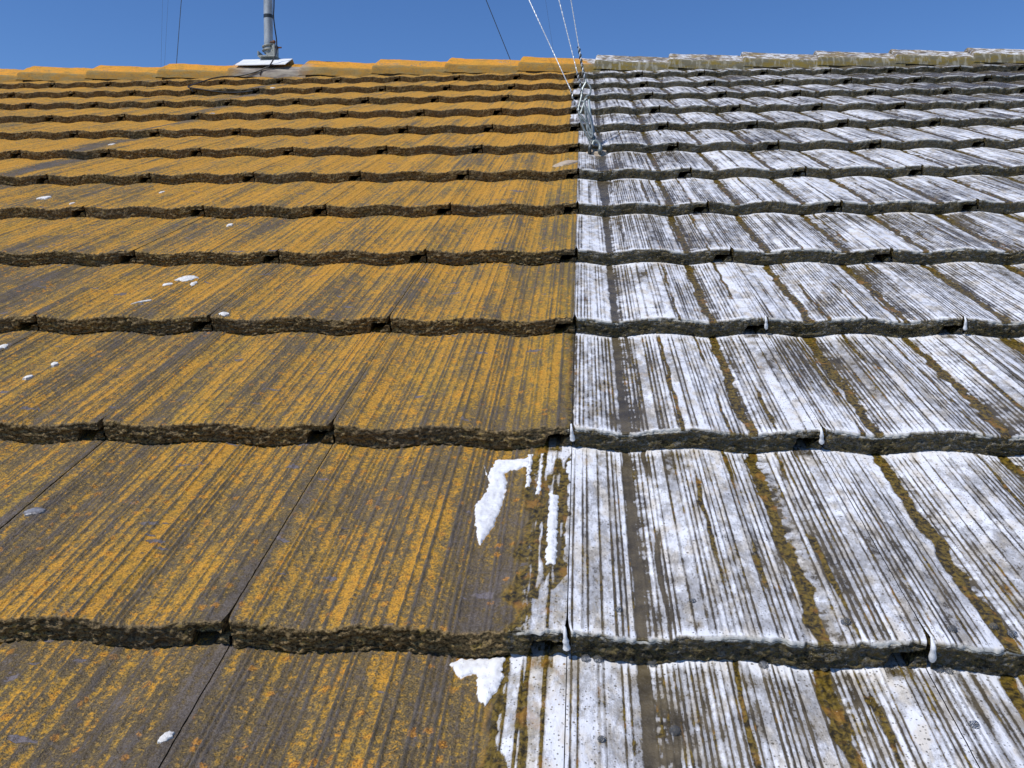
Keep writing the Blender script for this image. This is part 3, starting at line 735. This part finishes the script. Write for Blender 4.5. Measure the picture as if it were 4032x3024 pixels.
# guys on the far side of the ridge, tied to the same mast
def back_anchor(px, py, dist):
    """where the wire meets the far slope: beyond the ridge, lower down in line with the seen wire"""
    return None
for (p0, p1, Yb, rad, lab, mt) in (
    ((714, 0), (695, 250), 6.6, .0028, 'dark thin guy wire dropping behind the ridge left of the mast', M_WIRE2),
    ((1914, 0), (2010, 237), 6.2, .0030, 'dark slanting guy wire dropping behind the ridge left of the pale wires', M_WIRE2),
    ((640, 0), (634, 262), 7.0, .0008, 'faint hair thin line left of the dark guy wire, dropping behind the ridge', M_WIRE2),
    ((662, 0), (648, 255), 7.0, .0008, 'faint hair thin line right beside the dark guy wire, dropping behind the ridge', M_WIRE2),
    ((2148, 0), (2168, 130), 7.2, .0008, 'faint hair thin line between the pale guy wires, dropping behind the ridge', M_WIRE2)):
    t = mast_point(p0, p1)
    d = ray(*p1); a = CAM + d * ((Yb - CAM.y) / d.y)
    # carry the line down until it meets the far slope
    dr = (a - t).normalized(); nb = Mb.to_3x3() @ Vector((0, 0, 1)); ob = Mb @ Vector((0, 0, -.01))
    s = nb.dot(ob - t) / nb.dot(dr); e = t + dr * s if s > 0 else a
    mb = MB().tube([e, e + (t - e) * .3, t], rad, 6)
    single('guy_wire', mb, mt, e, lab, 'guy wire', 'guy wires behind the ridge')

# ------------------------------------------------------------------ thick foam spilled left of the seam
def foam_sheet(P, label, hgt=.0026):
    P = np.array(P); x0, y0 = P.min(0) - .006; x1, y1 = P.max(0) + .006; st = .0011
    xs = np.arange(x0, x1, st); ys = np.arange(y0, y1, st); X, Y = np.meshgrid(xs, ys, indexing='ij')
    nz = (fbm(X * 260, Y * 200, 3, 5) - .5) * .0045
    th = sst(.0004, -.0065, poly_sd(X, Y, P) + nz)
    r = math.floor(Y.mean() / G); z = T * (1 - (Y - r * G) / G) + wave(X) + .0006
    z = z + np.sqrt(th) * hgt * (.55 + .9 * fbm(X * 150, Y * 110, 3, 8)) + .0010 * (vn(X * 170, Y * 4, 9) - .5) - .0022 * (th < .02)
    idx = np.full(X.shape, -1); keep = th > .0; k2 = keep.copy(); k2[1:] |= keep[:-1]; k2[:-1] |= keep[1:]; k2[:, 1:] |= k2[:, :-1]; k2[:, :-1] |= k2[:, 1:]
    idx[k2] = np.arange(k2.sum()); V = np.stack([X[k2], Y[k2], z[k2]], 1)
    q = np.stack([idx[:-1, :-1], idx[1:, :-1], idx[1:, 1:], idx[:-1, 1:]], -1).reshape(-1, 4); q = q[(q >= 0).all(1)]
    c = V.mean(0); me = mesh_np('foam_patch', V - c, q, M_FOAM); o = link(bpy.data.objects.new('foam_patch', me))
    o.matrix_world = ROOF_M @ Matrix.Translation(Vector(c)); return tag(o, label, 'foam', 'thick foam spilled on the lichened tiles')
foam_sheet(SPILL[0], 'large hooked streak of thick white foam on the orange tile left of the seam', .0030)
foam_sheet(SPILL[1], 'left narrow finger of white foam under the hooked foam streak\'s bar')
foam_sheet(SPILL[2], 'right narrow finger of white foam beside the hooked foam streak')
foam_sheet(SPILL[3], 'long low strip of frothy foam just left of the seam')
foam_sheet(SPILL[4], 'thick white tongue of foam hanging below the lowest tile edge on lichen', .0030)

# foam dripping over the joints
def drip(i, r, dx, label):
    X = i * W + .034 + dx; y = r * G - .005; zb = float(wave(np.float64(X))) + T * .38; zt = float(wave(np.float64(X))) + T + .003
    pts = []; rad = []
    for k in range(12):
        t = k / 11; pts.append(Vector((X - .002 * t, y + .001 + (.010 * max(0, t - .75) * 4) * .6, zt + (zb - zt) * (1 - t) if False else zb + (zt - zb) * t)))
        rad.append((.0021 * (1 - t) ** .7 + .0009) * (1 if k else .6) * (.75 + .6 * float(vn(np.float64(k * .8), np.float64(i * 7 + r * 3.3), 9))))
    single('foam_drip', MB().tube(pts, rad, 10), M_FOAM, pts[0], label, 'foam drip', 'foam drips over the tile joints')
drip(0, 1, .001, 'white foam drip on the tile edge at the seam, second riser up')
drip(0, 0, .0, 'slim foam drip on the lowest riser at the seam')
drip(1, 1, -.001, 'foam drip beside the wide black gap, second riser up on the foamed side')
drip(1, 0, .003, 'fat foam drip beside the black gap of the lowest riser at right')
drip(1, 2, .0, 'foam drip over the joint on the third riser, right of the seam')
drip(2, 2, .001, 'thick foam drip on the third riser near the right edge')

# big soap bubbles
def bubble(px, py, rad, label):
    p = on_tile(px, py); v = []; f = []; nu, nv = 16, 8
    for a in range(nv + 1):
        for b in range(nu):
            t = a / nv * math.pi * .55; w = 2 * math.pi * b / nu; v.append((p.x + rad * math.sin(t) * math.cos(w), p.y + rad * math.sin(t) * math.sin(w), p.z + .0008 + rad * .8 * math.cos(t)))
    for a in range(nv):
        for b in range(nu): f.append((a * nu + b, (a + 1) * nu + b, (a + 1) * nu + (b + 1) % nu, a * nu + (b + 1) % nu))
    single('soap_bubble', MB().add(v, f), M_BUBBLE, p, label, 'bubble', 'large soap bubbles in the foam')
for px, py, rad, lab in (
    (2306, 2596, .0042, 'left of two touching soap bubbles under the lowest riser by the seam'),
    (2356, 2598, .0046, 'right of two touching soap bubbles under the lowest riser by the seam'),
    (2569, 2612, .0042, 'soap bubble at the top of the dark bare strip, lowest tile'),
    (2658, 2882, .0048, 'lone large soap bubble right of the dark bare strip near the bottom'),
    (3330, 2452, .0044, 'big soap bubble on the foamy tile edge above the lowest riser'),
    (3749, 2480, .0040, 'soap bubble on the tile edge right of the fat foam drip'),
    (3911, 2470, .0038, 'soap bubble high on the tile near the right edge of the lowest riser'),
    (3986, 2500, .0042, 'outermost soap bubble on the tile edge at the right'),
    (3005, 2622, .0042, 'soap bubble under the lowest riser, right of the dark strip'),
    (3697, 2640, .0036, 'left of two small bubbles under the fat foam drip'),
    (3735, 2646, .0036, 'right of two small bubbles under the fat foam drip'),
    (3835, 2857, .0040, 'soap bubble low on the rightmost bottom tile'),
    (2368, 2914, .0032, 'small bubble on the foam stripes left of the dark strip near the bottom'),
    (2436, 2404, .0034, 'small bubble just above the lowest riser at the foot of the foam stripes'),
    (2727, 2368, .0030, 'small bubble on foam above the lowest riser, right of the dark strip')):
    bubble(px, py, rad, lab)

# ------------------------------------------------------------------ bird droppings, chips and patches
def splat(name, px, py, rx, ry, seed, label, cat='bird dropping', mat=None, h=.0012, group='white droppings on the lichened tiles', rot=0.):
    p = on_tile(px, py); n = 30; rq = math.floor((p.y + .002) / G); py_ = max(p.y, rq * G + .006); v = [(p.x, py_, T * (1 - (py_ - rq * G) / G) + float(wave(np.float64(p.x))) + h + .0022)]; f = []
    for ring, (k, zz) in enumerate(((.55, h + .0021), (.88, h + .0010), (1.0, -.001))):
        for b in range(n):
            w = 2 * math.pi * b / n; j = .55 + .9 * float(fbm(np.float64(math.cos(w) * 2.2 + seed * 7), np.float64(math.sin(w) * 2.2 + seed), 4, seed))
            x = rx * k * j * math.cos(w); y = ry * k * j * math.sin(w); x, y = x * math.cos(rot) - y * math.sin(rot), x * math.sin(rot) + y * math.cos(rot)
            rr_ = math.floor((p.y + .002) / G); yy = min(max(p.y + y, rr_ * G + .004), (rr_ + 1) * G - .004)
            v.append((p.x + x, yy, T * (1 - (yy - rr_ * G) / G) + float(wave(np.float64(p.x + x))) + zz))
    for b in range(n):
        f.append((0, 1 + b, 1 + (b + 1) % n))
        for r_ in (0, 1): o = 1 + r_ * n; f.append((o + b, o + n + b, o + n + (b + 1) % n, o + (b + 1) % n))
    return single(name, MB().add(v, f), mat or M_DROP, p, label, cat, group)
for k, (px, py, rx, ry, lab, rot) in enumerate((
    (735, 1098, .016, .026, 'largest chalky bird dropping, a pale splash on the fourth tile row left of centre', -.5),
    (660, 1120, .008, .012, 'thin white smear trailing from the left of the largest bird dropping', -.6),
    (762, 1118, .005, .016, 'narrow tail of droppings below the right of the largest splash', .1),
    (560, 1190, .003, .018, 'long thin white scratch below the largest bird dropping', -.7),
    (880, 1238, .009, .011, 'compact bright dropping just above a riser, right of the largest splash', 0),
    (175, 781, .016, .020, 'spread white dropping on the sixth tile row near the left edge', -.2),
    (285, 803, .008, .008, 'small dropping on a tile edge right of the spread dropping', 0),
    (905, 889, .009, .013, 'pale double dropping on the fifth tile row, mid left', .4),
    (14, 1364, .008, .012, 'white dropping under a riser at the left edge of the view', 0),
    (215, 1438, .005, .009, 'faint grey white dropping on the third tile row near the left edge', .4),
    (112, 1490, .006, .007, 'small bright dropping low on the third tile row at left', -.4),
    (665, 2950, .0045, .007, 'small white chip beside the dark joint at the bottom left', -.4),
    (835, 462, .010, .02, 'tiny white dropping on the orange tiles in the upper middle', 0),
    (638, 758, .007, .010, 'small white fleck on the sixth tile row left of centre', 0),
    (442, 570, .010, .018, 'small pale dropping on the upper orange tiles near the left', 0),
    (1075, 347, .012, .02, 'white fleck below the mast on the second highest tiles', 0))):
    splat('bird_dropping', px, py, rx, ry, 11 + k * 3, lab, rot=rot)
splat('mortar_patch', 2232, 642, .030, .050, 5, 'cream flaked mortar patch on the orange tile left of the eye bolt', 'mortar', M_MORTAR, .0022, None, -.6)
M_SILVER = simple('silver_grey_film', (.30, .30, .31), .35, .2, (.16, .15, .15), 120, .001)
splat('dried_sealant', 135, 2018, .0125, .0085, 41, 'silver grey dried blister at the left edge of a lichened tile', 'sealant', M_SILVER, .0008, None, .3)
